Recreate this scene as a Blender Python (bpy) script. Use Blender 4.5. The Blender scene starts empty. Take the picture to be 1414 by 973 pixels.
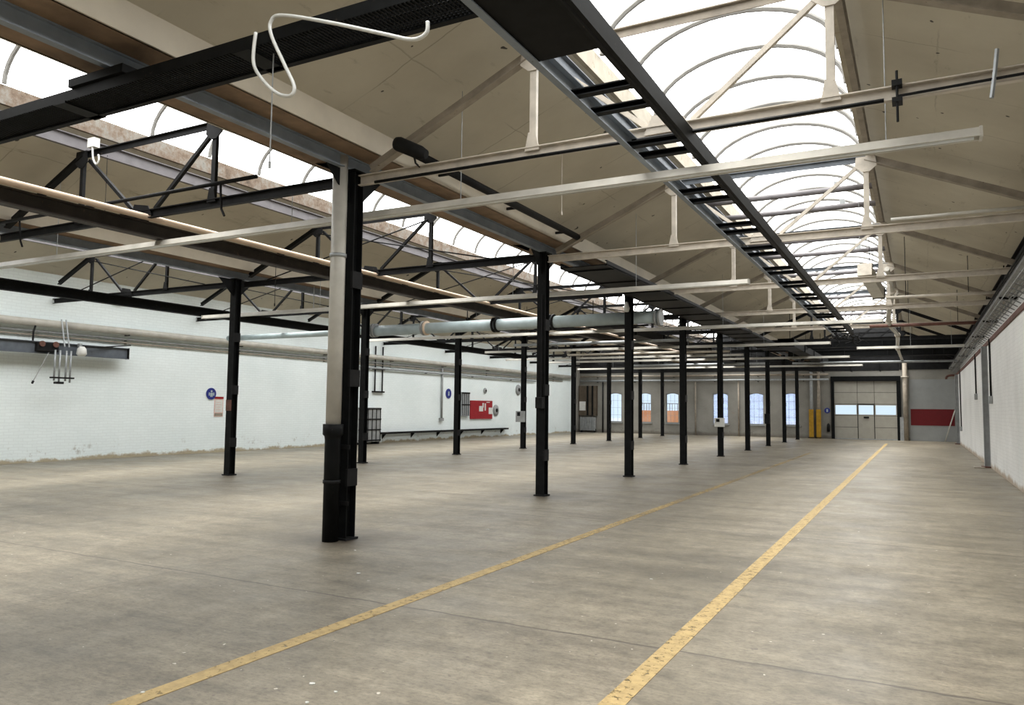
import bpy, bmesh, math, random
from mathutils import Vector, Matrix
random.seed(7)
S = bpy.context.scene
C = S.collection
PI = math.pi

# ------------------------------------------------------------------ camera, world, exposure
F_PX = 1055.0
cam = bpy.data.cameras.new('camera'); co = bpy.data.objects.new('camera', cam); C.objects.link(co); S.camera = co
cam.sensor_fit = 'HORIZONTAL'; cam.sensor_width = 36.0; cam.lens = F_PX / 1414.0 * 36.0
cam.clip_start = 0.05; cam.clip_end = 400
YAW, PITCH, ROLL = 0.48922, 0.072585, 0.011716
fw = Vector((-math.sin(YAW) * math.cos(PITCH), math.cos(YAW) * math.cos(PITCH), math.sin(PITCH)))
r0 = Vector((math.cos(YAW), math.sin(YAW), 0)); u0 = r0.cross(fw)
rr = math.cos(ROLL) * r0 + math.sin(ROLL) * u0; uu = -math.sin(ROLL) * r0 + math.cos(ROLL) * u0
co.matrix_world = Matrix(((rr.x, uu.x, -fw.x, 0), (rr.y, uu.y, -fw.y, 0), (rr.z, uu.z, -fw.z, 1.55), (0, 0, 0, 1)))
SKY_GLOW = 3.05
w = bpy.data.worlds.new('world'); S.world = w; w.use_nodes = True
bg = w.node_tree.nodes['Background']; bg.inputs[0].default_value = (0.74, 0.86, 1.0, 1); bg.inputs[1].default_value = .85
sl = bpy.data.lights.new('overcast_sun', 'SUN'); so = bpy.data.objects.new('overcast_sun', sl); C.objects.link(so)
sl.energy = 5.0; sl.angle = 0.62; sl.color = (1.0, .97, .92); so.rotation_euler = (0.05, -0.21, 0); so.location = (0, 20, 30)   # veiled high sun over the rooflights
S.view_settings.view_transform = 'Standard'; S.view_settings.look = 'None'
S.view_settings.gamma = 1.0; S.view_settings.use_curve_mapping = False
S.view_settings.exposure = 0.55
try:
    S.cycles.use_denoising = True; S.cycles.max_bounces = 10; S.cycles.diffuse_bounces = 6
    S.cycles.sample_clamp_indirect = 6
except Exception: pass

# ------------------------------------------------------------------ materials
def nt(name):
    m = bpy.data.materials.new(name); m.use_nodes = True
    t = m.node_tree; b = t.nodes['Principled BSDF']
    return m, t, b
def nd(t, kind, **kw):
    n = t.nodes.new(kind)
    for k, v in kw.items(): setattr(n, k, v)
    return n
def noise(t, vec, scale, detail=4, rough=.55):
    n = nd(t, 'ShaderNodeTexNoise'); n.inputs['Scale'].default_value = scale
    n.inputs['Detail'].default_value = detail; n.inputs['Roughness'].default_value = rough
    if vec is not None: t.links.new(vec, n.inputs['Vector'])
    return n.outputs['Fac']
def ramp(t, fac, *stops):
    n = nd(t, 'ShaderNodeValToRGB'); e = n.color_ramp.elements
    while len(e) < len(stops): e.new(0.5)
    for i, (p, c) in enumerate(stops):
        e[i].position = p; e[i].color = (*c, 1) if not isinstance(c, (int, float)) else (c, c, c, 1)
    t.links.new(fac, n.inputs[0]); return n.outputs[0]
def mix(t, fac, a, b, mode='MIX'):
    n = nd(t, 'ShaderNodeMix', data_type='RGBA', blend_type=mode)
    for i, v in ((0, fac), (6, a), (7, b)):
        if isinstance(v, (int, float)): n.inputs[i].default_value = v
        elif isinstance(v, tuple): n.inputs[i].default_value = (*v, 1)
        else: t.links.new(v, n.inputs[i])
    return n.outputs[2]
def coords(t, scale=(1, 1, 1)):
    g = nd(t, 'ShaderNodeNewGeometry'); mp = nd(t, 'ShaderNodeMapping')
    mp.inputs['Scale'].default_value = scale
    t.links.new(g.outputs['Position'], mp.inputs[0]); return mp.outputs[0]
def axis(t, which):
    g = nd(t, 'ShaderNodeNewGeometry'); s = nd(t, 'ShaderNodeSeparateXYZ')
    t.links.new(g.outputs['Position'], s.inputs[0]); return s.outputs[which]
def mth(t, op, a, b=0.0):
    n = nd(t, 'ShaderNodeMath', operation=op)
    for i, v in ((0, a), (1, b)):
        if isinstance(v, (int, float)): n.inputs[i].default_value = v
        else: t.links.new(v, n.inputs[i])
    return n.outputs[0]
def bump(t, b, h, strength, dist=.02):
    n = nd(t, 'ShaderNodeBump'); n.inputs['Strength'].default_value = strength; n.inputs['Distance'].default_value = dist
    t.links.new(h, n.inputs['Height']); t.links.new(n.outputs[0], b.inputs['Normal'])

def paint(name, col, rough=.5, var=.25, scale=6, metal=0, chips=None, chip_amt=.64):
    m, t, b = nt(name); v = coords(t)
    f = noise(t, v, scale)
    lo = tuple(c * (1 - var) for c in col); hi = tuple(min(1, c * (1 + var * .6)) for c in col)
    c = ramp(t, f, (.3, lo), (.7, hi))
    if chips:
        k = ramp(t, noise(t, v, scale * 3.1, 6, .65), (chip_amt, 0), (chip_amt + .05, 1))
        c = mix(t, k, c, chips)
    t.links.new(c, b.inputs['Base Color']); b.inputs['Specular IOR Level'].default_value = .1 if max(col) < .03 else .3; b.inputs['Roughness'].default_value = rough; b.inputs['Metallic'].default_value = metal
    return m
BLACK = paint('black_steel_paint', (.0065, .007, .0072), .55, .4, 8, chips=(.04, .03, .024), chip_amt=.66)
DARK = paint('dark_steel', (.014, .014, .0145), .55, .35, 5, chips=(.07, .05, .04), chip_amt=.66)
BLUEGREY = paint('blue_grey_steel', (.115, .13, .15), .45, .25, 4, chips=(.05, .045, .04), chip_amt=.66)
CREAM = paint('cream_steel_paint', (.52, .47, .40), .5, .18, 7, chips=(.22, .16, .11), chip_amt=.68)
DIMCREAM = paint('dusty_cream_paint', (.30, .26, .21), .6, .25, 5, chips=(.12, .08, .05), chip_amt=.66)
WHITE = paint('white_enamel', (.66, .66, .63), .35, .12, 5)
LAMPWHITE = paint('trunking_enamel', (.50, .48, .43), .38, .2, 3)
TUBE = paint('lamp_tube_glass', (.78, .80, .78), .15, .05, 5)
GALV = paint('galvanised_steel', (.34, .36, .37), .42, .2, 9, .3)
PALEBLUE = paint('pale_blue_pipe_paint', (.42, .50, .52), .4, .15, 4, chips=(.2, .2, .19), chip_amt=.68)
VALLEY = paint('dusty_blue_steel', (.21, .24, .275), .5, .2, 4, chips=(.08, .07, .06), chip_amt=.68)
BROWNSTEEL = paint('brown_steel', (.035, .028, .023), .6, .4, 4, chips=(.09, .06, .04), chip_amt=.64)
BROWN = paint('bare_board', (.23, .155, .10), .75, .35, 3)
COPPER = paint('dusty_copper_pipe', (.60, .46, .34), .45, .15, 3)
RUST = paint('rusty_red_beam', (.13, .06, .045), .7, .4, 5)
RED = paint('red_paint', (.30, .012, .018), .5, .12, 4)
DARKRED = paint('dark_red_paint', (.12, .004, .007), .55, .12, 4)
BLUE = paint('blue_sign_enamel', (.025, .035, .22), .35, .1, 6)
YELLOW = paint('yellow_guard_paint', (.38, .21, .015), .5, .25, 6)
GREY = paint('grey_paint', (.30, .31, .31), .5, .2, 5)
DOORGREY = paint('door_panel_enamel', (.36, .345, .30), .45, .08, 3)
FARGREY = paint('grey_wall_paint', (.27, .277, .272), .8, .1, 2)
PINKISH = paint('notice_paper', (.72, .50, .45), .6, .2, 12)
HOOP = paint('hoop_grey_paint', (.13, .125, .115), .6, .15, 5)
MAUVE = paint('dusty_mauve_steel', (.15, .14, .145), .55, .2, 4)
RUBBER = paint('black_rubber', (.012, .012, .012), .7, .2, 8)

def emit(name, col, s):
    m = bpy.data.materials.new(name); m.use_nodes = True; t = m.node_tree
    t.nodes.clear(); e = nd(t, 'ShaderNodeEmission'); o = nd(t, 'ShaderNodeOutputMaterial')
    e.inputs[0].default_value = (*col, 1); e.inputs[1].default_value = s
    tr = nd(t, 'ShaderNodeBsdfTransparent'); tr.inputs[0].default_value = (.85, .85, .83, 1); ad = nd(t, 'ShaderNodeAddShader')
    t.links.new(e.outputs[0], ad.inputs[0]); t.links.new(tr.outputs[0], ad.inputs[1]); t.links.new(ad.outputs[0], o.inputs[0]); return m
OPAL = emit('daylit_opal_glazing', (1.0, .985, .95), SKY_GLOW)

def clear_glass():
    m = bpy.data.materials.new('window_glass'); m.use_nodes = True; t = m.node_tree; t.nodes.clear()
    a = nd(t, 'ShaderNodeBsdfTransparent'); g = nd(t, 'ShaderNodeBsdfGlossy'); mx = nd(t, 'ShaderNodeMixShader'); o = nd(t, 'ShaderNodeOutputMaterial')
    a.inputs[0].default_value = (.93, .96, .98, 1); g.inputs[1].default_value = .05; mx.inputs[0].default_value = .06
    t.links.new(a.outputs[0], mx.inputs[1]); t.links.new(g.outputs[0], mx.inputs[2]); t.links.new(mx.outputs[0], o.inputs[0]); return m
GLASS = clear_glass()
def frost_glass():
    m = bpy.data.materials.new('frosted_glass'); m.use_nodes = True; t = m.node_tree; t.nodes.clear()
    a = nd(t, 'ShaderNodeBsdfTransparent'); g = nd(t, 'ShaderNodeBsdfTranslucent'); mx = nd(t, 'ShaderNodeMixShader'); o = nd(t, 'ShaderNodeOutputMaterial')
    a.inputs[0].default_value = (.86, .90, 1, 1); g.inputs[0].default_value = (.85, .88, .98, 1)
    f = ramp(t, noise(t, coords(t), 5, 3), (.4, .1), (.65, .6)); t.links.new(f, mx.inputs[0])
    t.links.new(a.outputs[0], mx.inputs[1]); t.links.new(g.outputs[0], mx.inputs[2]); t.links.new(mx.outputs[0], o.inputs[0]); return m
FROST = frost_glass()

def floor_mat():
    m, t, b = nt('worn_concrete'); v = coords(t); v2 = coords(t, (1, .35, 1)); v3 = coords(t, (.35, 1, 1))
    base = ramp(t, noise(t, v2, .55, 6, .6), (.3, (.155, .134, .098)), (.5, (.220, .191, .141)), (.72, (.292, .254, .191)))
    mott = ramp(t, noise(t, v, 5.5, 8, .72), (.32, .66), (.62, 1.10))
    c = mix(t, 1.0, base, mott, 'MULTIPLY')
    streak = ramp(t, noise(t, coords(t, (.22, 1.6, 1)), 1.5, 5, .65), (.36, .70), (.6, 1.04))
    c = mix(t, .9, c, streak, 'MULTIPLY')
    grit = ramp(t, noise(t, coords(t, (.7, 1.3, 1)), 30, 7, .85), (.36, .5), (.5, 1.0), (.66, 1.26))
    c = mix(t, .85, c, grit, 'MULTIPLY')
    scuff = ramp(t, noise(t, coords(t, (.5, 2.6, 1)), 5, 7, .75), (.36, .70), (.5, 1.0), (.7, 1.15))
    c = mix(t, .7, c, scuff, 'MULTIPLY')
    spots = ramp(t, noise(t, v, 17, 2, .5), (.742, 0), (.76, 1)); c = mix(t, spots, c, (.55, .51, .44))
    dspots = ramp(t, noise(t, coords(t, (1.3, 1, 1)), 9, 3, .5), (.27, 1), (.30, 0)); c = mix(t, dspots, c, (.12, .10, .08))
    # saw-cut joints across and along the slab, wandering a little
    X, Y = axis(t, 0), axis(t, 1)
    wob = mth(t, 'MULTIPLY', mth(t, 'SUBTRACT', noise(t, v, 2.2, 5, .6), .5), .10)
    yy = mth(t, 'ADD', Y, wob)
    d = mth(t, 'ABSOLUTE', mth(t, 'SUBTRACT', mth(t, 'MODULO', mth(t, 'ADD', yy, 5.24), 5.1), .0))   # joints at 4.96, 10.06 ...
    d2 = mth(t, 'ABSOLUTE', mth(t, 'SUBTRACT', d, 0.0))
    jy = ramp(t, d2, (.0, 1), (.016, .9), (.030, 0))
    xx = mth(t, 'ADD', X, wob)
    dx = mth(t, 'ABSOLUTE', mth(t, 'ADD', xx, 6.15)); jx = ramp(t, dx, (.0, .3), (.014, .2), (.03, 0))
    j = mth(t, 'MAXIMUM', jy, jx)
    wear = ramp(t, noise(t, v, 1.3, 3), (.30, .7), (.55, 1)); j = mth(t, 'MULTIPLY', j, wear)
    c = mix(t, j, c, (.075, .064, .052))
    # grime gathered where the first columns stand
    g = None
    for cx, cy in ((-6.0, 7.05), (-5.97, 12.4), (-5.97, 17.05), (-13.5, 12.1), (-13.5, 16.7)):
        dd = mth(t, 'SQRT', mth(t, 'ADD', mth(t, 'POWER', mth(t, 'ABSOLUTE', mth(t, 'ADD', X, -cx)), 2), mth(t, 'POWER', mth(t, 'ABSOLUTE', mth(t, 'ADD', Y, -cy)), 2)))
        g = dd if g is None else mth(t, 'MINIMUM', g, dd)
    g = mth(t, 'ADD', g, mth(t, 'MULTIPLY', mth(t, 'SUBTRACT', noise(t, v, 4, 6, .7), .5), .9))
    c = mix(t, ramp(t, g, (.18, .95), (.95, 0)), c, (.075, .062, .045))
    t.links.new(c, b.inputs['Base Color'])
    rg = ramp(t, noise(t, v, 1.1, 5), (.3, .36), (.7, .56)); t.links.new(rg, b.inputs['Roughness'])
    b.inputs['Specular IOR Level'].default_value = .5
    h = mth(t, 'SUBTRACT', mth(t, 'MULTIPLY', noise(t, v, 30, 6, .7), .25), j); bump(t, b, h, .35, .006)
    return m
FLOOR = floor_mat()

def line_mat(name, fade):
    m, t, b = nt(name); v = coords(t)
    c = ramp(t, noise(t, v, 12, 5, .7), (.3, (.30, .215, .092)), (.6, (.45, .325, .14)))
    t.links.new(c, b.inputs['Base Color']); b.inputs['Roughness'].default_value = .6
    f = noise(t, v, 16, 6, .75)
    if fade:
        Y = axis(t, 1); fl = noise(t, coords(t, (0, 1, 0)), .35, 2, .5)
        k = nd(t, 'ShaderNodeMapRange'); t.links.new(Y, k.inputs[0])
        k.inputs[1].default_value = 5; k.inputs[2].default_value = 14; k.inputs[3].default_value = .37; k.inputs[4].default_value = .50
        th = mth(t, 'ADD', k.outputs[0], mth(t, 'MULTIPLY', mth(t, 'SUBTRACT', fl, .5), .22))
    else: th = .395
    a = ramp(t, mth(t, 'ADD', mth(t, 'SUBTRACT', f, th), .5), (.47, 0), (.56, .95))
    t.links.new(a, b.inputs['Alpha']); return m
LINE = line_mat('yellow_line_paint', False); LINEWORN = line_mat('worn_yellow_line_paint', True)

def brick(name, ax, c1, c2, grime, brickbump=.5, bw=.24, rh=.08, base_h=.32, patch=(.55, .52, .46), patch_at=.68):
    m, t, b = nt(name); g = nd(t, 'ShaderNodeNewGeometry'); s = nd(t, 'ShaderNodeSeparateXYZ'); cb = nd(t, 'ShaderNodeCombineXYZ')
    t.links.new(g.outputs['Position'], s.inputs[0])
    wv = mth(t, 'MULTIPLY', mth(t, 'SUBTRACT', noise(t, g.outputs['Position'], 2.2, 4), .5), .09)
    t.links.new(mth(t, 'ADD', s.outputs[ax], wv), cb.inputs[0]); t.links.new(mth(t, 'ADD', s.outputs[2], wv), cb.inputs[1])
    br = nd(t, 'ShaderNodeTexBrick'); t.links.new(cb.outputs[0], br.inputs[0]); br.inputs['Scale'].default_value = 1
    br.inputs['Brick Width'].default_value = bw; br.inputs['Row Height'].default_value = rh; br.inputs['Mortar Size'].default_value = .008
    br.inputs['Color1'].default_value = (1, 1, 1, 1); br.inputs['Color2'].default_value = (.96, .96, .96, 1); br.inputs['Mortar'].default_value = (.88, .88, .88, 1)
    v = coords(t)
    base = ramp(t, noise(t, v, .5, 5, .6), (.35, c1), (.65, c2))
    c = mix(t, .75, base, br.outputs[0], 'MULTIPLY')
    pk = ramp(t, noise(t, v, 3.3, 6, .7), (patch_at, 0), (patch_at + .05, .8)); c = mix(t, pk, c, patch)
    fl = mth(t, 'ADD', ramp(t, noise(t, v, 2.3, 8, .78), (.58, 0), (.66, .7)), 0.0)
    fl = mth(t, 'MULTIPLY', fl, ramp(t, s.outputs[2], (.0, 1), (.25, .9), (.6, 0))); c = mix(t, fl, c, grime)
    # tidemark: flaked and mossy band at the foot
    e = mth(t, 'ADD', s.outputs[2], mth(t, 'MULTIPLY', mth(t, 'SUBTRACT', noise(t, v, 1.3, 7, .75), .5), -.55))
    kk = ramp(t, e, (base_h * .35, .9), (base_h, 0)); c = mix(t, kk, c, mix(t, noise(t, v, 9, 5, .7), grime, tuple(x * 2.4 for x in grime)))
    t.links.new(c, b.inputs['Base Color']); b.inputs['Roughness'].default_value = .65
    bump(t, b, br.outputs[0], brickbump, .008); return m
WALLW = brick('white_painted_brick', 1, (.80, .88, .885), (.87, .94, .945), (.22, .18, .11), .18, base_h=.11, patch=(.70, .72, .70))
WALLR = brick('chalky_painted_brick', 1, (.70, .70, .685), (.82, .82, .805), (.22, .17, .12), 1.0, bw=.24, rh=.085, base_h=.16, patch_at=.66)
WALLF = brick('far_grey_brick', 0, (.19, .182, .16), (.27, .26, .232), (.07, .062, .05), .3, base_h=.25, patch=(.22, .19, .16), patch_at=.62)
BRICKO = brick('orange_brick', 0, (.62, .24, .10), (.75, .32, .14), (.3, .12, .05), .4)

def ceil_mat():
    m, t, b = nt('cream_ceiling_boards'); v = coords(t)
    c = ramp(t, noise(t, v, .8, 6, .6), (.3, (.44, .402, .322)), (.7, (.55, .51, .415)))
    stain = ramp(t, noise(t, coords(t, (2.2, .5, 1)), 1.6, 7, .72), (.60, 0), (.72, .65)); c = mix(t, stain, c, (.20, .165, .12))
    X, Y = axis(t, 0), axis(t, 1); wob = mth(t, 'MULTIPLY', mth(t, 'SUBTRACT', noise(t, v, 1.5, 4), .5), .12)
    d = mth(t, 'MODULO', mth(t, 'ADD', mth(t, 'ADD', Y, wob), 20.3), 1.16); jy = ramp(t, d, (0, .55), (.012, .4), (.02, 0))
    d2 = mth(t, 'MODULO', mth(t, 'ADD', mth(t, 'ADD', X, wob), 40.0), 1.22); jx = ramp(t, d2, (0, .35), (.012, .3), (.02, 0))
    j = mth(t, 'MULTIPLY', mth(t, 'MAXIMUM', jy, jx), ramp(t, noise(t, v, .9, 3), (.42, 0), (.6, 1)))
    c = mix(t, j, c, (.13, .105, .08))
    dots = ramp(t, noise(t, v, 7.5, 1, .4), (.775, 0), (.785, 1)); c = mix(t, dots, c, (.05, .045, .04))
    t.links.new(c, b.inputs['Base Color']); b.inputs['Roughness'].default_value = .8; return m
CEIL = ceil_mat()
def curb_mat():
    m, t, b = nt('flaking_plaster_curb'); v = coords(t)
    c = ramp(t, noise(t, v, 4, 8, .75), (.3, (.055, .04, .028)), (.45, (.14, .10, .07)), (.6, (.20, .185, .16)), (.75, (.085, .085, .075)))
    t.links.new(c, b.inputs['Base Color']); b.inputs['Roughness'].default_value = .9; bump(t, b, noise(t, v, 9, 6), .6, .03); return m
CURB = curb_mat()
CREAMCURB = paint('cream_curb_plaster', (.40, .36, .29), .8, .2, 3, chips=(.3, .24, .18), chip_amt=.6)
FASCIA = paint('cream_gutter_board', (.60, .55, .46), .7, .12, 2, chips=(.16, .13, .1), chip_amt=.70)
GROUND = paint('outside_paving', (.35, .35, .36), .9, .1, 2)

# ------------------------------------------------------------------ mesh helpers
Z = Vector((0, 0, 1))
class MB:
    def __init__(s): s.bm = bmesh.new()
    def poly(s, pts, faces):
        vs = [s.bm.verts.new(p) for p in pts]
        for f in faces: s.bm.faces.new([vs[i] for i in f])
        return s
    def box(s, x0, x1, y0, y1, z0, z1):
        return s.poly([(x0, y0, z0), (x1, y0, z0), (x1, y1, z0), (x0, y1, z0), (x0, y0, z1), (x1, y0, z1), (x1, y1, z1), (x0, y1, z1)],
                      [(3, 2, 1, 0), (4, 5, 6, 7), (0, 1, 5, 4), (1, 2, 6, 5), (2, 3, 7, 6), (3, 0, 4, 7)])
    def frame(s, p, q, up):
        p, q = Vector(p), Vector(q); d = (q - p).normalized(); up = Vector(up)
        if abs(d.dot(up)) > .98: up = Vector((0, 1, 0)) if abs(d.y) < .9 else Vector((1, 0, 0))
        sx = d.cross(up).normalized(); sy = sx.cross(d).normalized(); return p, q, sx, sy
    def prof(s, p, q, pts, up=Z):
        p, q, sx, sy = s.frame(p, q, up); n = len(pts)
        a = [s.bm.verts.new(p + sx * x + sy * y) for x, y in pts]; b = [s.bm.verts.new(q + sx * x + sy * y) for x, y in pts]
        for i in range(n): s.bm.faces.new((a[i], a[(i + 1) % n], b[(i + 1) % n], b[i]))
        s.bm.faces.new(a[::-1]); s.bm.faces.new(b); return s
    def bar(s, p, q, wd, h, up=Z): return s.prof(p, q, [(-wd / 2, -h / 2), (wd / 2, -h / 2), (wd / 2, h / 2), (-wd / 2, h / 2)], up)
    def ib(s, p, q, wd, h, t=.014, up=Z):
        a, b, k = wd / 2, h / 2, t / 2
        return s.prof(p, q, [(-a, -b), (a, -b), (a, -b + t), (k, -b + t), (k, b - t), (a, b - t), (a, b), (-a, b), (-a, b - t), (-k, b - t), (-k, -b + t), (-a, -b + t)], up)
    def tee(s, p, q, wd, h, t=.014, up=Z):
        a, b, k = wd / 2, h / 2, t / 2
        return s.prof(p, q, [(-a, -b), (a, -b), (a, -b + t), (k, -b + t), (k, b), (-k, b), (-k, -b + t), (-a, -b + t)], up)
    def ch(s, p, q, wd, h, t=.012, side=1, up=Z):
        a, b = wd, h / 2
        pts = [(0, -b), (a, -b), (a, -b + t), (t, -b + t), (t, b - t), (a, b - t), (a, b), (0, b)]
        if side < 0: pts = [(-x, y) for x, y in pts][::-1]
        return s.prof(p, q, pts, up)
    def tube(s, pts, r, n=8, caps=True):
        pts = [Vector(p) for p in pts]; rings = []; prev = None
        for i, p in enumerate(pts):
            d = ((pts[min(i + 1, len(pts) - 1)] - pts[max(i - 1, 0)])).normalized()
            if prev is None:
                up = Z if abs(d.z) < .9 else Vector((1, 0, 0)); sx = d.cross(up).normalized()
            else: sx = (prev - d * prev.dot(d)).normalized()
            prev = sx; sy = sx.cross(d); ri = r[i] if isinstance(r, (list, tuple)) else r
            rings.append([s.bm.verts.new(p + ri * (sx * math.cos(2 * PI * k / n) + sy * math.sin(2 * PI * k / n))) for k in range(n)])
        for a, b in zip(rings, rings[1:]):
            for k in range(n):
                f = s.bm.faces.new((a[k], a[(k + 1) % n], b[(k + 1) % n], b[k])); f.smooth = n > 6
        if caps: s.bm.faces.new(rings[0][::-1]); s.bm.faces.new(rings[-1])
        return s
    def plate(s, pts, nrm, t):     # flat polygon with thickness
        n = Vector(nrm).normalized() * t / 2; k = len(pts)
        a = [s.bm.verts.new(Vector(p) - n) for p in pts]; b = [s.bm.verts.new(Vector(p) + n) for p in pts]
        s.bm.faces.new(a[::-1]); s.bm.faces.new(b)
        for i in range(k): s.bm.faces.new((a[i], a[(i + 1) % k], b[(i + 1) % k], b[i]))
        return s
    def build(s, name, mat, parent=None, label=None, bevel=0):
        bmesh.ops.recalc_face_normals(s.bm, faces=s.bm.faces[:])
        if bevel: bmesh.ops.bevel(s.bm, geom=s.bm.edges[:], offset=bevel, segments=1, affect='EDGES')
        if parent is None:
            xs = [v.co for v in s.bm.verts]
            lo = Vector([min(v[i] for v in xs) for i in range(3)]); hi = Vector([max(v[i] for v in xs) for i in range(3)])
            off = Vector(((lo.x + hi.x) / 2, (lo.y + hi.y) / 2, lo.z))
        else:
            r = parent
            while r.parent: r = r.parent
            off = r.location.copy()
        for v in s.bm.verts: v.co -= off
        me = bpy.data.meshes.new(name); s.bm.to_mesh(me); s.bm.free(); me.materials.append(mat)
        o = bpy.data.objects.new(name, me); C.objects.link(o)
        if parent is None: o.location = off
        else: o.parent = parent
        if label: o['label'] = label
        return o
def smooth_path(pts, n=6):
    pts = [Vector(p) for p in pts]; out = []
    for i in range(len(pts) - 1):
        p0, p1, p2, p3 = pts[max(i - 1, 0)], pts[i], pts[i + 1], pts[min(i + 2, len(pts) - 1)]
        for k in range(n):
            t = k / n
            out.append(.5 * ((2 * p1) + (p2 - p0) * t + (2 * p0 - 5 * p1 + 4 * p2 - p3) * t * t + (3 * p1 - p0 - 3 * p2 + p3) * t ** 3))
    out.append(pts[-1]); return out
def tag(o, label, cat, group=None, kind='thing'):
    o['label'] = label; o['category'] = cat; o['kind'] = kind
    if group: o['group'] = group
    return o
def thing(name, label, cat, loc, group=None, kind='thing'):
    o = bpy.data.objects.new(name, None); C.objects.link(o); o.location = loc; o.empty_display_size = .2
    return tag(o, label, cat, group, kind)
def struct(o, label=None):
    o['kind'] = 'structure'
    if label: o['label'] = label
    return o
def sroot(name, loc, label):
    o = bpy.data.objects.new(name, None); C.objects.link(o); o.location = loc; return struct(o, label)
def copy_tree(o, parent=None, loc=None, label=None):
    c = o.copy(); C.objects.link(c)
    if parent: c.parent = parent
    if loc is not None: c.location = loc
    if label: c['label'] = label
    for k in list(o.children): copy_tree(k, c)
    return c
ORD = ['first', 'second', 'third', 'fourth', 'fifth', 'sixth', 'seventh', 'eighth', 'ninth', 'tenth']

# ------------------------------------------------------------------ geometry constants
XL, XR, YN, YF = -20.3, 1.78, -6.0, 48.0         # side walls, wall behind the camera, far wall
R1, R2 = -5.97, -13.5                             # the two column rows
YC = [7.1, 12.4, 17.05, 21.7, 26.35, 31.0, 35.65, 40.3, 44.95]
YD = [12.12, 16.7, 21.55, 26.35, 31.2, 35.6, 40.4, 44.5]
ZC = 4.25                                         # truss bottom chord
BAYS = {'A': (-5.60, -3.55, -.62, 1.75), 'B': (-13.13, -11.25, -8.35, -6.58), 'C': (-20.25, -18.75, -15.85, -14.11)}
Z_LO, Z_HI, Z_GL = 4.77, 5.70, 5.95

# ------------------------------------------------------------------ shell
f = struct(MB().box(XL - .4, XR + .5, YN - .4, YF + .4, -.25, 0).build('floor', FLOOR), 'worn grey concrete floor with joints')
MB().box(-1.53, -1.40, .2, 42.5, 0.0, .003).build('painted_line', LINE, f, 'yellow painted line running to the roller door')
MB().box(-3.725, -3.60, .2, 31.0, 0.0, .003).build('painted_line', LINEWORN, f, 'worn yellow painted line beside the columns')
struct(MB().box(XL - .35, XL, YN, 46.6, 0, 6.2).build('wall_left', WALLW), 'white painted brick side wall')
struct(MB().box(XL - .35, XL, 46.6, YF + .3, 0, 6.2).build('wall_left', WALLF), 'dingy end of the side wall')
wr = MB().box(XR, XR + .3, YN, YF, 0, 3.5).build('wall_right', WALLR); struct(wr, 'white painted brick wall beside the yellow line')
struct(MB().box(XR + .25, XR + .5, YN, YF, 3.45, 6.2).build('wall_right', WALLR), 'set back upper part of the brick wall')
struct(MB().box(XL - .35, XR + .5, YN - .3, YN, 0, 7).build('wall_near', WALLF), 'wall behind the camera')
# far wall with openings cut as separate blocks of one mesh
WIN = [(-17.77, .46), (-15.72, .42), (-13.91, .42), (-10.87, .48), (-8.72, .44), (-6.70, .46)]
WZ0, WZ1 = .72, 2.62
DX0, DX1, DZ = -4.38, -1.04, 3.34
m = MB(); holes = [(x - h, x + h, WZ0, WZ1) for x, h in WIN] + [(DX0, DX1, 0, DZ)]; x = XL - .35
for a, b, z0, z1 in holes:
    m.box(x, a, YF, YF + .3, 0, 7)
    if z0 > 0: m.box(a, b, YF, YF + .3, 0, z0)
    m.box(a, b, YF, YF + .3, z1, 7); x = b
m.box(x, XR + .5, YF, YF + .3, 0, 7)
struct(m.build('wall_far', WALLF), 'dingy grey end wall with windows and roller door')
# ceilings: two boarded slopes per bay, gutter boxes between
def slope(p, q, name='ceiling'):
    (x0, z0), (x1, z1) = p, q; t = .16
    return struct(MB().poly([(x0, YN, z0), (x1, YN, z1), (x1, YF, z1), (x0, YF, z0), (x0, YN, z0 + t), (x1, YN, z1 + t), (x1, YF, z1 + t), (x0, YF, z0 + t)],
        [(0, 1, 2, 3), (7, 6, 5, 4), (0, 4, 5, 1), (1, 5, 6, 2), (2, 6, 7, 3), (3, 7, 4, 0)]).build(name, CEIL), 'cream boarded roof slope')
for k, (a, p, q, b) in BAYS.items():
    g = (Z_HI - Z_LO) / 2.1
    slope((a - (.05 if k != 'C' else .1), Z_LO if k != 'C' else Z_HI - g * (p + .1 - a + .1) ), (p + .1, Z_HI))
    slope((q - .08, Z_HI), (b + (.05 if k != 'A' else .4), Z_LO if k != 'A' else Z_HI - g * (b + .4 - q + .08)))
for x, nm in ((R1, 'trim_1'), (R2, 'trim_2')):
    t = sroot(nm, (x, 20, 4.5), 'boarded box gutter between two roof bays')
    MB().box(x - .61, x + .37, YN, YF, 4.53, 4.57).build('soffit_board', BROWN, t, 'bare brown soffit boards')
    for s in (-.61, .37): MB().box(x + s - .02, x + s + .02, YN, YF, 4.53, 4.82).build('fascia_board', FASCIA, t, 'cream painted fascia board')
    MB().box(x - .66, x + .42, YN, YF, 4.88, 4.94).build('gutter_lid', BROWN, t)
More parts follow.
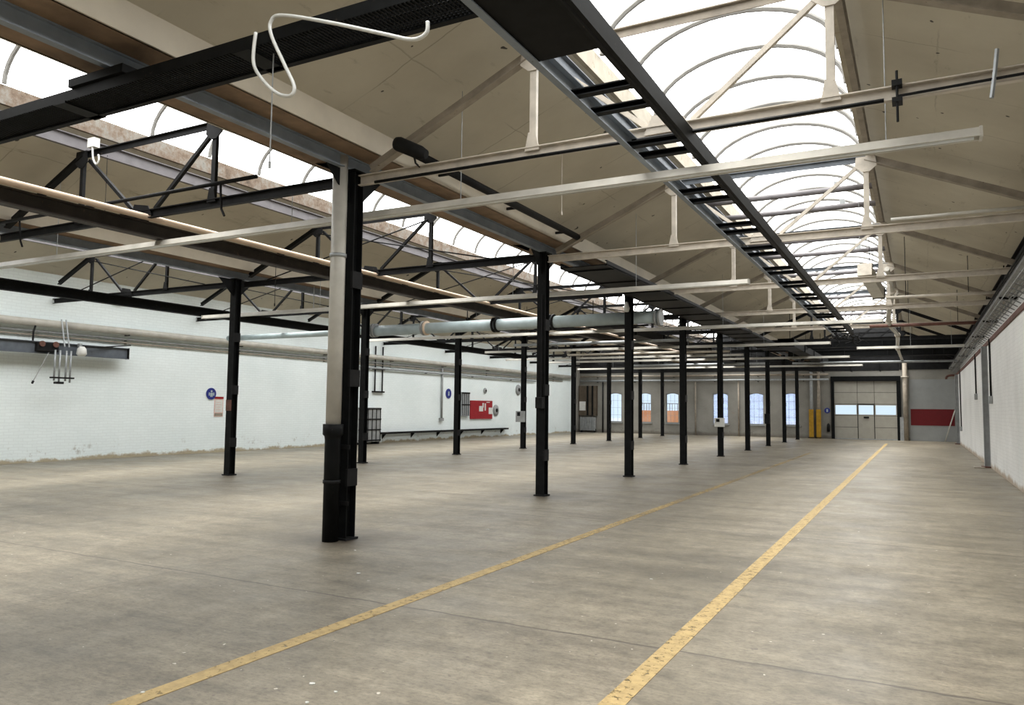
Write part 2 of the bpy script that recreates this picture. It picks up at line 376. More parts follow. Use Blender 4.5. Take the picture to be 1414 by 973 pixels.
# barrel-vaulted rooflights
def vault(n, a, b, curbmat, hoopmat, Y0, step, label):
    xa, xb = a + .12, b - .10; cx, hw = (xa + xb) / 2, (xb - xa) / 2; rise = .8
    t = sroot(f'window_{n}', (cx, 20, Z_GL), label); N = 18
    arc = [(cx - hw * math.cos(PI * i / N), Z_GL + rise * math.sin(PI * i / N)) for i in range(N + 1)]
    m = MB(); va = [[m.bm.verts.new((x, y, z)) for x, z in arc] for y in (YN, YF)]
    for i in range(N): m.bm.faces.new((va[0][i], va[0][i + 1], va[1][i + 1], va[1][i]))
    vs = m.build('glazing', OPAL, t, 'bright translucent barrel glazing')
    m = MB()
    for y in (YN, YF - .02): m.plate([(x, y, z) for x, z in arc], (0, 1, 0), .03)
    m.build('end_panel', FASCIA, t)
    for x0, x1 in ((xa - .06, xa), (xb, xb + .06)):
        MB().box(x0, x1, YN, YF, Z_HI - .02, Z_GL + .06).build('curb', curbmat, t, 'plastered rooflight curb')
    y = Y0
    while y < 45:
        MB().tube([(cx - (hw - .04) * math.cos(PI * i / N), y, Z_GL + (rise - .05) * math.sin(PI * i / N)) for i in range(N + 1)], .034, 6).build('glazing_hoop', hoopmat, t)
        y += step
    return t
vault(7, BAYS['A'][1], BAYS['A'][2], CREAMCURB, HOOP, 5.36, 1.1, 'barrel rooflight over the yellow line bay')
vault(8, BAYS['B'][1], BAYS['B'][2], CURB, HOOP, 4.6, 1.16, 'barrel rooflight over the middle bay')
vault(9, BAYS['C'][1], BAYS['C'][2], CURB, HOOP, 8.6, 2.32, 'barrel rooflight over the bay by the sign wall')
# outside
struct(MB().box(-60, 30, YF + .4, 140, -.3, -.1).build('ground', GROUND), 'paving outside the end wall')
t = thing('brick_outbuilding', 'low orange brick outbuilding with railings outside the end windows', 'building', (-17.2, 58, -.1))
MB().box(-20.4, -15.6, 56.5, 60, -.1, 1.5).build('wall', BRICKO, t)
m = MB()
for i in range(25): m.box(-20.4 + i * .2, -20.37 + i * .2, 56.5, 56.53, 1.5, 2.0)
m.box(-20.4, -15.6, 56.5, 56.53, 2.0, 2.05).build('railing', RUST, t)

# ------------------------------------------------------------------ end-wall windows and doors
for i, (x, h) in enumerate(WIN):
    t = sroot(f'window_{i + 1}', (x, YF, WZ0), f'{ORD[i]} window in the end wall counted from the sign wall')
    m = MB(); y0, y1 = YF + .06, YF + .12
    m.box(x - h, x - h + .05, y0, y1, WZ0, WZ1).box(x + h - .05, x + h, y0, y1, WZ0, WZ1).box(x - h + .05, x + h - .05, y0, y1, WZ0, WZ0 + .05)
    n = 8                                                            # segmental arched head
    pts = [(x - h, y0 + .03, WZ1)] + [(x + h * (2 * k / n - 1), y0 + .03, WZ1 - .12 + .10 * math.sin(PI * k / n)) for k in range(n + 1)] + [(x + h, y0 + .03, WZ1)]
    for k in range(n):
        a, b = pts[1 + k], pts[2 + k]; m.plate([a, b, (b[0], b[1], WZ1), (a[0], a[1], WZ1)], (0, 1, 0), .07)
    m.build('frame', FARGREY, t)
    m = MB()
    for k in range(1, 4): m.box(x - h + .05, x + h - .05, y0 + .02, y1 - .02, WZ0 + k * .47 - .006, WZ0 + k * .47 + .006)
    for s in (-.33, .33): m.box(x + s * h - .006, x + s * h + .006, y0 + .02, y1 - .02, WZ0 + .05, WZ1 - .08)
    m.build('glazing_bars', GALV, t)
    MB().box(x - h + .04, x + h - .04, y0 + .025, y0 + .031, WZ0 + .04, WZ1 - .02).build('pane', GLASS if i < 3 else FROST, t)
    MB().box(x - h - .06, x + h + .06, YF - .08, YF + .06, WZ0 - .07, WZ0).build('sill', FARGREY, t)
d = sroot('door_1', ((DX0 + DX1) / 2, YF, 0), 'grey sectional roller door with wicket door and window band')
WX0, WX1 = -3.10, -2.24
m = MB(); yd0, yd1 = YF + .02, YF + .08
for k in range(5):
    z0, z1 = .04 + k * .66, .04 + (k + 1) * .66 - .02
    for a, b in ((DX0 + .05, WX0 - .02), (WX0, WX1), (WX1 + .02, DX1 - .05)):
        if k == 2:
            m.box(a, b, yd0, yd1, z0, z0 + .06).box(a, b, yd0, yd1, z1 - .06, z1)
            m.box(a, a + .05, yd0, yd1, z0 + .06, z1 - .06).box(b - .05, b, yd0, yd1, z0 + .06, z1 - .06)
        elif (a, b) != (WX0, WX1) or k > 2: m.box(a, b, yd0, yd1, z0, z1)
m.build('door_panels', DOORGREY, d)
m = MB(); m.box(WX0 + .02, WX1 - .02, yd0 - .01, yd1, .05, 1.34)
wk = m.build('wicket_door', DOORGREY, d, 'small door set in the roller door')
MB().box(WX0, WX0 + .02, yd0 - .02, yd1, .04, 2.0).box(WX1 - .02, WX1, yd0 - .02, yd1, .04, 2.0).box(WX0, WX1, yd0 - .02, yd1, 1.98, 2.03).build('wicket_frame', BLACK, d)
MB().box(-2.80, -2.52, yd0 - .05, yd0 - .01, 1.20, 1.30).build('handle', RUBBER, wk)
for a, b in ((DX0 + .10, WX0 - .07), (WX0 + .05, WX1 - .05), (WX1 + .07, DX1 - .10)):
    MB().box(a, b, yd0 + .02, yd0 + .03, 1.42, 1.92).build('window_pane', GLASS, d)
m = MB()
for k in range(1, 5): m.box(DX0 + .05, DX1 - .05, yd0 + .005, yd0 + .03, .02 + k * .66, .04 + k * .66)
m.box(WX0 - .02, WX0, yd0 + .005, yd0 + .03, .04, 3.32).box(WX1, WX1 + .02, yd0 + .005, yd0 + .03, .04, 3.32)
m.build('panel_seam', RUBBER, d)
MB().box(DX0, DX1, yd0 - .02, yd1, 0, .05).build('bottom_seal', GALV, d)
m = MB(); m.box(DX0 - .12, DX0 + .05, YF - .10, YF + .02, 0, DZ).box(DX1 - .05, DX1 + .16, YF - .10, YF + .02, 0, DZ).box(DX0 - .12, DX1 + .16, YF - .14, YF + .02, DZ - .03, DZ + .26)
m.build('door_frame', BLACK, d)
MB().box(-.42, 1.70, YF - .02, YF, .86, 1.76).build('red_band', DARKRED, None)
o = bpy.data.objects['red_band']; struct(o, 'dark red painted band on the end wall'); o.name = 'trim_3'
struct(MB().box(-.46, XR, YF - .012, YF, 0, 3.4).build('trim_4', FARGREY), 'smooth grey panel on the end wall')
o = bpy.data.objects['trim_3']; o.location.y -= .012

struct(MB().box(XL, XR, YF - .05, YF - .02, 3.95, 6.6).build('trim_5', DARK), 'dark sheet added to darken the upper end wall')  # added sheet, its dark colour paints the gloom under the far roof

# ------------------------------------------------------------------ steel columns
def column(x, y, z1, name='steel_column', label='', ang=0):
    t = thing(name, label, 'column', (x, y, 0))
    MB().ib((x, y, .02), (x, y, z1), .165, .165, .014, up=(0, 1, 0)).build('shaft', BLACK, t)
    for zz in (.62, 1.78, 2.95): MB().box(x + .06, x + .092, y - .09, y + .09, zz, zz + .2).build('batten_plate', DARK, t)
    MB().box(x - .11, x + .11, y - .11, y + .11, 0, .025).build('base_plate', DARK, t)
    MB().box(x - .11, x + .11, y - .13, y + .13, z1, z1 + .015).build('cap_plate', BLACK, t)
    for s in (-1, 1):
        MB().plate([(x, y + s * .085, z1 - .38), (x, y + s * .50, z1 - .002), (x, y + s * .085, z1 - .002)], (1, 0, 0), .016).build('haunch_bracket', BLACK, t)
    return t
ZT = 4.355
c0 = column(R1, YC[0], ZT, label='black twin channel steel column beside the pale downpipe')
for i, y in enumerate(YC[1:], 1):
    copy_tree(c0, None, (R1, y, 0), f'black steel column in the yellow line row, {ORD[i]} along from the downpipe column')
c2 = column(R2, YD[0], ZT, label='black steel column in front of the blue round sign and notice')
for i, y in enumerate(YD[1:], 1):
    copy_tree(c2, None, (R2, y, 0), f'black steel column in the row nearer the sign wall, {ORD[i]} along from the notice')
# rainwater downpipe on the first column
px, py = R1 - .045, YC[0] - .20
t = thing('downpipe', 'pale grey rainwater downpipe with black cast socket on the first column', 'pipe', (px, py, 0))
MB().tube([(px, py, 1.28), (px, py, 4.52)], .088, 14).build('pipe', LAMPWHITE, t, 'pale grey pipe')
MB().tube([(px, py, 0), (px, py, 1.16), (px, py, 1.20), (px, py, 1.22), (px, py, 1.34)], [.092, .092, .098, .118, .118], 14).build('socket', BLACK, t, 'black cast iron standpipe')
MB().tube([(px, py, .66), (px, py, .70)], .102, 14).build('strap', DARK, t)
MB().tube([(px, py, 3.30), (px, py, 3.34)], .10, 14).build('strap', GALV, t)
for zz in (.40, 1.05): MB().box(R1 - .09, R1 + .12, YC[0] - .10, YC[0] - .086, zz, zz + .05).build('clamp', DARK, t)

# ------------------------------------------------------------------ valley beams, purlins, eaves
for x, lb in ((R1, 'blue grey steel beam over the yellow line column row'), (R2, 'blue grey steel beam over the column row by the sign wall')):
    t = thing('valley_beam', lb, 'beam', (x, 20, 4.32))
    MB().ib((x, YN, 4.45), (x, YF, 4.45), .08, .158, .014).build('beam', VALLEY, t)
PUR = {'A': (BLUEGREY, DIMCREAM), 'B': (MAUVE, DARK), 'C': (MAUVE, DARK)}
NM = {'A': 'yellow line bay', 'B': 'middle bay', 'C': 'bay by the sign wall'}
for k, (a, p, q, b) in BAYS.items():
    for x, s, mt in ((p, -1, PUR[k][0]), (q, 1, PUR[k][1])):
        o = MB().ch((x, YN, 5.50), (x, YF, 5.50), .07, .2, .014, 1).build('roof_purlin', mt)
        tag(o, f'steel purlin under the rooflight of the {NM[k]}, ' + ('sign wall side' if s < 0 else 'brick wall side'), 'beam')
o = MB().box(XR - .03, XR + .14, YN, YF, 3.5, 3.61).build('wall_plate_beam', RUST); tag(o, 'rusty red steel beam lying on top of the brick wall', 'beam')
o = MB().ib((XR - .08, YN, 4.44), (XR - .08, YF - .01, 4.44), .14, .2).build('eaves_beam', DARK); tag(o, 'dark steel eaves beam high above the cable trough', 'beam')

# ------------------------------------------------------------------ roof trusses
def truss(bay, y, mat, topmat, rafmat, label):
    a, p, q, b = BAYS[bay]; c = (p + q) / 2
    t = thing('roof_truss', label, 'truss', (c, y, ZC - .06), 'roof trusses')
    xa = {'A': R1 + .1, 'B': R2 + .1, 'C': XL}[bay]; xb = {'A': XR + .1, 'B': R1 - .1, 'C': R2 - .1}[bay]
    MB().ch((xa, y + .01, ZC), (xb, y + .01, ZC), .06, .125, .012, 1).build('bottom_chord', mat, t)
    MB().tee((p, y, 5.34), (q, y, 5.34), .09, .09, .012, up=(0, 0, -1)).build('top_chord', topmat, t)
    for x in (p, q):
        MB().bar((x, y, ZC + .06), (x, y, 5.32), .075, .05, up=(0, 1, 0)).build('post', mat, t)
        MB().plate([(x - .085, y - .034, ZC + .02), (x + .085, y - .034, ZC + .02), (x + .045, y - .034, ZC + .19), (x - .045, y - .034, ZC + .22)], (0, 1, 0), .014).build('gusset_plate', mat, t)
        MB().plate([(x - .15, y - .034, 5.22), (x - .05, y - .034, 5.14), (x + .05, y - .034, 5.14), (x + .15, y - .034, 5.22), (x + .13, y - .034, 5.40), (x - .13, y - .034, 5.40)], (0, 1, 0), .014).build('gusset_plate', mat, t)
    MB().tee((p, y, 5.37), (xa + .15, y, 5.37 - (p - xa - .15) * .455), .10, .11, .014).build('rafter', rafmat, t)
    MB().tee((q, y, 5.37), (xb - .12, y, 5.37 - (xb - .12 - q) * .425), .10, .11, .014).build('rafter', rafmat, t)
    for x, s in ((p, 1), (q, -1)):
        MB().bar((x + s * .10, y + .035, 5.26), (c + s * -.22, y + .035, ZC + .08), .05, .05, up=(0, 1, 0)).build('diagonal', mat, t)
    MB().plate([(c - .24, y - .03, ZC - .02), (c + .24, y - .03, ZC - .02), (c + .15, y - .03, ZC + .12), (c - .15, y - .03, ZC + .17)], (0, 1, 0), .014).build('gusset_plate', mat, t)
    return t
def lab(bay, i): 
    col = 'cream' if bay == 'A' and i < 5 else 'dark'
    return f'{col} steel roof truss across the {NM[bay]}, {ORD[i]} from the downpipe end' if bay != 'C' else f'{col} steel roof truss across the {NM[bay]}, {ORD[i]} from the hoist rail'
truss('A', YC[0], CREAM, DIMCREAM, DIMCREAM, lab('A', 0))
tA = truss('A', YC[1], CREAM, BLUEGREY, DIMCREAM, lab('A', 1))
for i in range(2, 5): copy_tree(tA, None, tA.location + Vector((0, YC[i] - YC[1], 0)), lab('A', i))
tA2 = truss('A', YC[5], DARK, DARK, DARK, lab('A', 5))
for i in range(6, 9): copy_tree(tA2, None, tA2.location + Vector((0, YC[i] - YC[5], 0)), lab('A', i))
def tie_rods(t, bay, y):
    a, p, q, b = BAYS[bay]
    for u, v in (((p + .05, y - .05, 5.2), (b - .35, y - .05, ZC + .06)), ((q - .05, y - .06, 5.2), (a + .5, y - .06, ZC + .06))):
        MB().tube([u, v], .014, 6).build('tie_rod', BLACK, t)
YB = [(7.05)] + [(a + b) / 2 for a, b in zip(YC[1:], YD)]
truss('B', YB[0], DARK, DARK, BLACK, lab('B', 0))
tB = truss('B', YB[1], DARK, DARK, BLACK, lab('B', 1)); tie_rods(tB, 'B', YB[1])
for i in range(2, 9): copy_tree(tB, None, tB.location + Vector((0, YB[i] - YB[1], 0)), lab('B', i))
tC = truss('C', YD[0], DARK, DARK, BLACK, lab('C', 0)); tie_rods(tC, 'C', YD[0])
for i in range(1, 8): copy_tree(tC, None, tC.location + Vector((0, YD[i] - YD[0], 0)), lab('C', i))
for i, (y, z) in enumerate(((14.5, 5.50), (15.6, 5.46), (18.6, 5.50), (20.1, 5.46), (23.4, 5.50), (24.9, 5.46), (28.5, 5.5), (33.4, 5.48))):
    t = thing('rooflight_bar', f'dark cross bar under the big rooflight, {ORD[i]} beyond the second truss', 'bar', (-2.1, y, z - .04))
    MB().tube([(-3.55, y, z), (-.62, y, z)], .055, 8).build('bar', MAUVE, t)
    for x in (-2.9, -1.2): MB().box(x - .05, x + .05, y - .03, y + .03, z, z + .14).build('lug', GREY, t)

# ------------------------------------------------------------------ fluorescent light trunking across the hall
def ceilz(x):                                       # underside of the roof slope above x, None under an opening
    g = (Z_HI - Z_LO) / 2.1
    for a, p, q, b in BAYS.values():
        if a <= x <= p: return Z_HI - g * (p + .1 - x)
        if q <= x <= b: return Z_HI - g * (x - q + .08)
    return None
def trunking(y, z, x0, x1, label, hang=()):
    t = thing('light_trunking', label, 'light', ((x0 + x1) / 2, y, z), 'fluorescent trunkings')
    MB().prof((x0, y, z + .055), (x1, y, z + .055), [(-.05, -.045), (-.075, -.045), (-.045, .035), (.045, .035), (.075, -.045), (.05, -.045), (.03, .015), (-.03, .015)]).build('reflector', LAMPWHITE, t, 'dusty white reflector')
    m = MB(); m.tube([(x0 + .05, y, z + .02), (x1 - .05, y, z + .02)], .019, 8); m.build('lamp_tube', TUBE, t)
    for x in (x0, x1): MB().box(x - .012, x + .012, y - .07, y + .07, z, z + .092).build('end_cap', LAMPWHITE, t)
    for x in (-19.2, -14.9, -12.3, -7.2, -4.6, -.2, 1.0):
        if x0 < x < x1: MB().tube([(x, y, z + .09), (x, y, ceilz(x) + .03)], .0045, 5).build('hanger_rod', GALV, t)
    return t
trunking(7.34, 3.84, -14.2, .51, 'long white light trunking crossing just beyond the downpipe column')
trunking(13.53, 3.74, -16.2, -2.56, 'long white light trunking crossing just beyond the second column')
trunking(20.68, 3.75, -16.6, -.73, 'long white light trunking crossing just beyond the third column')
trunking(26.85, 3.75, -15.5, -2.51, 'thin distant light trunking crossing just beyond the fifth column')
trunking(31.4, 3.75, -17.0, -6.2, 'thin distant light trunking crossing just beyond the sixth column')
trunking(33.8, 3.75, -16.0, -2.45, 'thin distant light trunking crossing between sixth and seventh columns')
trunking(39.9, 3.74, -17.0, -2.33, 'thin distant light trunking ending above the roller door')
trunking(29.0, 3.72, -1.85, 1.35, 'short thin light trunking near the brick wall')

# ------------------------------------------------------------------ cable ladder under the big rooflight
lx0, lx1, lz, ly0, ly1 = -2.44, -1.86, 4.13, 3.2, 27.2
t = thing('cable_ladder', 'long dark steel cable ladder hanging below the big rooflight', 'cable ladder', ((lx0 + lx1) / 2, 15, lz - .06))
MB().ch((lx0, ly0, lz), (lx0, ly1, lz), .06, .15, .01, 1).build('side_rail', VALLEY, t, 'blue grey side rail')
MB().ch((lx1 + .03, ly0, lz), (lx1 + .03, ly1, lz), .085, .15, .012, -1).build('side_rail', BLACK, t, 'black side rail')
for y in [5.6, 6.02, 6.95, 7.3, 8.75, 9.2, 10.6, 11.05, 12.3, 12.8, 14.2, 14.7, 15.9, 16.4, 17.7, 18.3, 19.6, 20.2, 21.5, 22.1, 23.5, 24.2, 25.4, 26.2]:
    MB().ch((lx0 + .01, y, lz - .03), (lx1 - .01, y, lz - .03), .07, .06, .01, 1).build('rung', BLACK, t)
MB().box(lx0 + .01, lx1 - .01, 3.3, 4.86, lz - .055, lz - .04).build('cover_plate', RUBBER, t, 'solid dark cover plate')
MB().tube([(lx1 - .02, ly0, lz - .075), (lx1 - .01, 12, lz - .075), (lx1 - .02, ly1, lz - .075)], .012, 6).build('cable', DARK, t)
m = MB()
for y in (7.1, 12.4, 17.05, 21.7, 26.35):
    for x in (lx0, lx1): m = MB().box(x - .012, x + .012, y - .012, y + .012, lz + .05, ZC - .05).build('hanger', BLACK, t)
# mesh cable tray running across above the camera
gy0, gy1, gz = 3.86, 4.20, 4.17
t = thing('mesh_cable_tray', 'black cable tray with mesh bottom crossing below the roof above the camera', 'cable tray', (-6, 3.9, gz))
MB().ch((-9.6, gy0, gz + .03), (-2.46, gy0, gz + .03), .04, .09, .012, -1).build('side_rail', BLACK, t)
MB().ch((-9.6, gy1, gz + .02), (-2.46, gy1, gz + .02), .05, .12, .012, 1).build('side_rail', BLACK, t)
m = MB(); x = -9.6
while x < -2.5:
    m.bar((x, gy0, gz - .02), (x + .02, gy1, gz - .02), .011, .008); x += .034
for i in range(12): yy = gy0 + .02 + i * .027; m.bar((-9.6, yy, gz - .012), (-2.5, yy, gz - .012), .012, .008)
m.build('mesh_bottom', BLACK, t, 'wire mesh bottom')
for x in (-8.3, -6.6, -4.4): MB().box(x, x + .16, gy0 - .02, gy1 + .02, gz - .04, gz - .02).build('cross_bracket', BLACK, t)
m = MB()
for i in range(2):
    yy = gy0 + .12 + i * .08; m.tube(smooth_path([(-9.6 + k * 1.42, yy + random.uniform(-.02, .02), gz + .02) for k in range(6)], 4), .018, 6)
m.build('cable', RUBBER, t); 
MB().box(R1 - .42, R1 + .30, gy0 - .03, gy1 + .05, gz + .08, gz + .15).build('bearer_bracket', BLACK, t)
# dark tray tucked under the gutter between second and fourth columns
t = thing('gutter_cable_tray', 'dark boarded cable tray below the gutter from the second column on', 'cable tray', (-5.3, 18, 4.1))
MB().box(-5.80, -4.88, 12.75, 34.0, 4.13, 4.15).build('tray_bottom', DARK, t)
MB().ch((-4.88, 12.75, 4.17), (-4.88, 34.0, 4.17), .04, .1, .01, -1).build('side_rail', DARK, t)
MB().ch((-5.80, 12.75, 4.17), (-5.80, 34.0, 4.17), .04, .1, .01, 1).build('side_rail', BLACK, t)
for i in range(14): MB().box(-5.8, -4.88, 13.1 + i * 1.45, 13.14 + i * 1.45, 4.105, 4.13).build('batten', BLACK, t)
# pipe lying along the gutter side
t = thing('gutter_pipe', 'dark round pipe running along the cream gutter board', 'pipe', (-5.3, 10.5, 4.52))
MB().tube([(-5.30, 7.25, 4.60), (-5.30, 12.55, 4.60)], .055, 12).build('pipe', DARK, t)
for y in (8.3, 10.2, 12.0): MB().box(-5.56, -5.28, y, y + .03, 4.60, 4.64).build('bracket', DARK, t)
t = thing('spotlight', 'black cylindrical spotlight clamped on the first cream truss', 'lamp', (-4.98, 7.0, 4.34))
MB().tube([(-5.22, 6.93, 4.56), (-5.18, 6.93, 4.545), (-4.92, 6.97, 4.42), (-4.84, 6.98, 4.39)], [.075, .085, .08, .05], 14).build('housing', RUBBER, t)
MB().tube([(-5.0, 6.95, 4.44), (-5.0, 7.0, 4.32), (-5.0, 7.08, 4.30)], .012, 6).build('bracket', DARK, t)

# ------------------------------------------------------------------ monorail beam and copper pipe in the middle bay
t = thing('monorail_beam', 'black steel monorail beam along the middle bay', 'beam', (-9.75, 20, 3.88))
MB().ib((-9.75, 3.2, 4.045), (-9.75, 40, 4.045), .16, .21, .02).build('beam', BROWNSTEEL, t)
for y in YB[:7]: MB().box(-9.80, -9.70, y - .03, y + .03, 4.15, 4.19).build('clamp', DARK, t)
t = thing('copper_pipe', 'long dusty copper pipe lying on the monorail beam', 'pipe', (-9.67, 20, 4.15))
MB().tube([(-9.66, 5.0, 4.205), (-9.66, 16.5, 4.205), (-9.66, 36, 4.205)], .045, 10).build('pipe', COPPER, t)
t = thing('crane_rail', 'black steel runway beam along the bay by the sign wall', 'beam', (-17.2, 15, 3.9))
MB().ib((-17.2, 7, 4.06), (-17.2, 34, 4.06), .16, .24, .02).build('beam', BLACK, t)
for y in YD[:5]: MB().box(-17.25, -17.15, y - .03, y + .03, 4.17, 4.19).build('clamp', DARK, t)
t = thing('conduit_pipe', 'thin dark pipe on hangers beside the first truss of the middle bay', 'pipe', (-10.4, 6.9, 4.42))
MB().tube([(-14.5, 6.9, 4.46), (-7.4, 6.9, 4.46)], .028, 8).build('pipe', DARK, t)
for x in (-12.6, -8.05): MB().tube([(x, 6.9, 4.44), (x, 6.93, 4.12), (x + .06, 6.93, 4.02)], .016, 6).build('hanger', DARK, t)

# ------------------------------------------------------------------ pale blue flanged pipe
t = thing('flanged_pipe', 'thick pale blue flanged pipe crossing behind the second and third columns', 'pipe', (-10, 17.5, 3.6))
fp = MB().tube([(-13.7, 17.35, 3.70), (-5.35, 17.35, 3.73)], .15, 16).build('pipe', PALEBLUE, t)
MB().tube([(-19.6, 17.35, 3.68), (-13.7, 17.35, 3.70)], .085, 12).build('narrow_pipe', PALEBLUE, t)
for x in (-13.7, -11.95, -9.72, -8.1, -5.35):
    MB().tube([(x - .07, 17.35, 3.715), (x - .02, 17.35, 3.715)], .20, 16).build('flange', DARK if x in (-9.72, -8.1) else GREY, fp)
    MB().tube([(x + .02, 17.35, 3.715), (x + .07, 17.35, 3.715)], .20, 16).build('flange', DARK if x in (-9.72, -8.1) else COPPER if x == -11.95 else GREY, fp)
for x in (-12.8, -10.6, -7.0): MB().tube([(x, 17.35, 3.84), (x, 17.35, 4.2)], .012, 6).build('hanger_rod', DARK, t)
MB().bar((-9.0, 17.35, 3.53), (-5.6, 17.35, 3.54), .05, .04).build('support_rail', DARK, t)

# ------------------------------------------------------------------ sign wall furniture
def wall_pipe(name, y0, y1, z, r, mat, label, x=XL + .16, step=4.2):
    t = thing(name, label, 'pipe', (x, (y0 + y1) / 2, z - r))
    MB().tube([(x, y0, z), (x, y1, z)], r, 12).build('pipe', mat, t)
    y = y0 + .8
    while y < y1: MB().box(XL, x + r * .4, y, y + .04, z - r - .02, z - r + .012).build('bracket', DARK, t); y += step
    return t
wall_pipe('heating_pipe', 5, 46.4, 3.62, .10, LAMPWHITE, 'thick cream heating pipe along the top of the sign wall')
wall_pipe('conduit_pipe', 5, 45, 3.40, .028, GREY, 'upper thin grey conduit below the heating pipe', XL + .06)
wall_pipe('conduit_pipe', 5, 45, 3.30, .022, DIMCREAM, 'lower thin cream conduit below the heating pipe', XL + .05)
wall_pipe('sprinkler_pipe', 24.5, 41, 3.16, .04, GALV, 'galvanised pipe above the red board on the sign wall', XL + .10)
t = thing('hoist_rail', 'blue grey steel hoist rail hanging beside the sign wall', 'hoist', (-20.0, 9, 2.8))
MB().ib((-20.0, 3, 2.97), (-20.0, 14.1, 2.97), .13, .31, .016).build('rail', BLUEGREY, t)
MB().box(-20.075, -19.925, 14.1, 14.12, 2.81, 3.13).build('end_stop', RUBBER, t)
for y in (7.0, 11.45): MB().tube([(-20.0, y, 3.12), (-20.0, y, 3.36), (-20.1, y + .1, 3.52)], .025, 6).build('hanger', DARK, t)
t = thing('hoist_trolley', 'rusty hoist trolley on the blue grey rail', 'hoist', (-19.95, 11.8, 2.75))
hb0 = MB().box(-20.12, -19.86, 11.5, 12.05, 2.86, 3.10).build('body', DARK, t, bevel=.02)
for y in (11.6, 11.95): MB().tube([(-19.86, y, 3.06), (-19.82, y, 3.06)], .075, 12).build('wheel', RUST, hb0)
t = thing('conduit_drop', 'bundle of vertical grey conduits below the hoist trolley', 'conduit', (-19.95, 12.1, 2.0))
for i, y in enumerate((11.92, 12.05, 12.22, 12.34)): MB().tube([(-19.8, y, 2.92), (-19.8, y, 2.12 - .04 * (i % 2))], .024, 8).build('conduit', GALV, t)
MB().box(-19.86, -19.76, 11.84, 12.44, 2.18, 2.22).box(-19.86, -19.74, 11.95, 12.15, 2.04, 2.10).build('clamp', DARK, t)
MB().tube([(-19.8, 12.16, 3.02), (-20.0, 12.16, 3.75)], .02, 6).build('conduit', GALV, t)
MB().tube([(-19.8, 12.28, 3.02), (-20.0, 12.28, 3.75)], .02, 6).build('conduit', GALV, t)
t = thing('pull_handle', 'thin slanted pull rod with knob beside the conduit bundle', 'handle', (-19.9, 11.7, 2.0))
MB().tube([(-19.9, 11.82, 2.86), (-19.9, 11.45, 2.08)], .012, 6).build('rod', GREY, t)
MB().tube([(-19.9, 11.46, 2.10), (-19.9, 11.43, 2.03)], [.03, .026], 8).build('knob', DARK, t)
t = thing('junction_box', 'white round junction box hanging on the hoist rail', 'electrical box', (-19.85, 12.55, 2.78))
MB().tube([(-19.79, 12.62, 2.80), (-19.79, 12.62, 2.86), (-19.79, 12.62, 3.0), (-19.79, 12.62, 3.06)], [.08, .13, .11, .06], 14).build('body', WHITE, t)
MB().box(-19.93, -19.84, 12.58, 12.66, 3.04, 3.14).build('bracket', GALV, t)
MB().tube([(-19.85, 12.7, 3.06), (-19.9, 13.3, 3.10), (-20.0, 14.2, 3.22)], .018, 6).build('cable', DARK, t)
t = thing('round_sign', 'blue round sign on the sign wall above the notice', 'sign', (XL + .03, 17.35, 1.68))
ds = MB().tube([(XL, 17.35, 1.90), (XL + .03, 17.35, 1.90)], .19, 24).build('disc', BLUE, t)
m = MB()
m.tube([(XL + .03, 17.35, 1.98), (XL + .036, 17.35, 1.98)], .035, 12)
m.box(XL + .03, XL + .036, 17.30, 17.40, 1.80, 1.93).box(XL + .03, XL + .036, 17.24, 17.28, 1.84, 1.94).box(XL + .03, XL + .036, 17.42, 17.46, 1.84, 1.94).build('pictogram', PALEBLUE, ds, 'pale pictogram')
t = thing('wall_notice', 'white and pink paper notice below the blue round sign', 'notice', (XL + .02, 17.68, 1.16))
bd = MB().box(XL, XL + .012, 17.50, 17.86, 1.16, 1.80).build('board', PINKISH, t)
MB().box(XL + .012, XL + .016, 17.53, 17.83, 1.30, 1.70).build('paper', WHITE, bd)
MB().box(XL + .012, XL + .02, 17.50, 17.86, 1.74, 1.81).build('header_strip', RED, bd)
m = MB()
for k in range(4): m.box(XL + .016, XL + .018, 17.56, 17.78 - .03 * (k % 2), 1.38 + k * .08, 1.395 + k * .08)
m.build('text_lines', PINKISH, bd)
MB().box(XL + .012, XL + .016, 17.52, 17.84, 1.18, 1.27).build('footer', DIMCREAM, bd)
t = thing('ledge_rail', 'long black ledge along the foot of the sign wall', 'ledge', (XL + .1, 31.7, .34))
MB().box(XL, XL + .24, 25.9, 37.4, .38, .46).build('ledge', RUBBER, t)
for i in range(6): MB().plate([(XL, 26.4 + i * 2.1, .38), (XL + .2, 26.4 + i * 2.1, .38), (XL, 26.4 + i * 2.1, .16)], (0, 1, 0), .03).build('bracket', BLACK, t)
t = thing('hose_cabinet', 'red fire hose board with white marks on the sign wall', 'fire board', (XL + .05, 34.7, .97))
MB().box(XL, XL + .06, 33.6, 35.85, .97, 1.92).build('board', RED, t)
m = MB(); m.box(XL + .06, XL + .066, 34.45, 34.85, 1.36, 1.64).box(XL + .06, XL + .066, 34.78, 34.92, 1.56, 1.80).box(XL + .06, XL + .066, 35.02, 35.14, 1.4, 1.78)
m.box(XL + .06, XL + .066, 35.45, 35.85, 1.22, 1.56).box(XL + .06, XL + .066, 35.2, 35.55, 1.82, 1.86).build('white_marks', WHITE, t)
t = thing('panel_cabinet', 'tall grey barred panel beside the red board', 'cabinet', (XL + .08, 33.0, 1.12))
MB().box(XL, XL + .12, 32.62, 33.4, 1.12, 2.32).build('body', GALV, t)
m = MB()
for k in range(4): m.box(XL + .12, XL + .13, 32.66 + k * .19, 32.70 + k * .19, 1.15, 2.28)
m.box(XL + .12, XL + .135, 32.62, 33.4, 1.66, 1.72).box(XL + .12, XL + .135, 32.62, 33.4, 2.24, 2.32).build('bars', DARK, t)
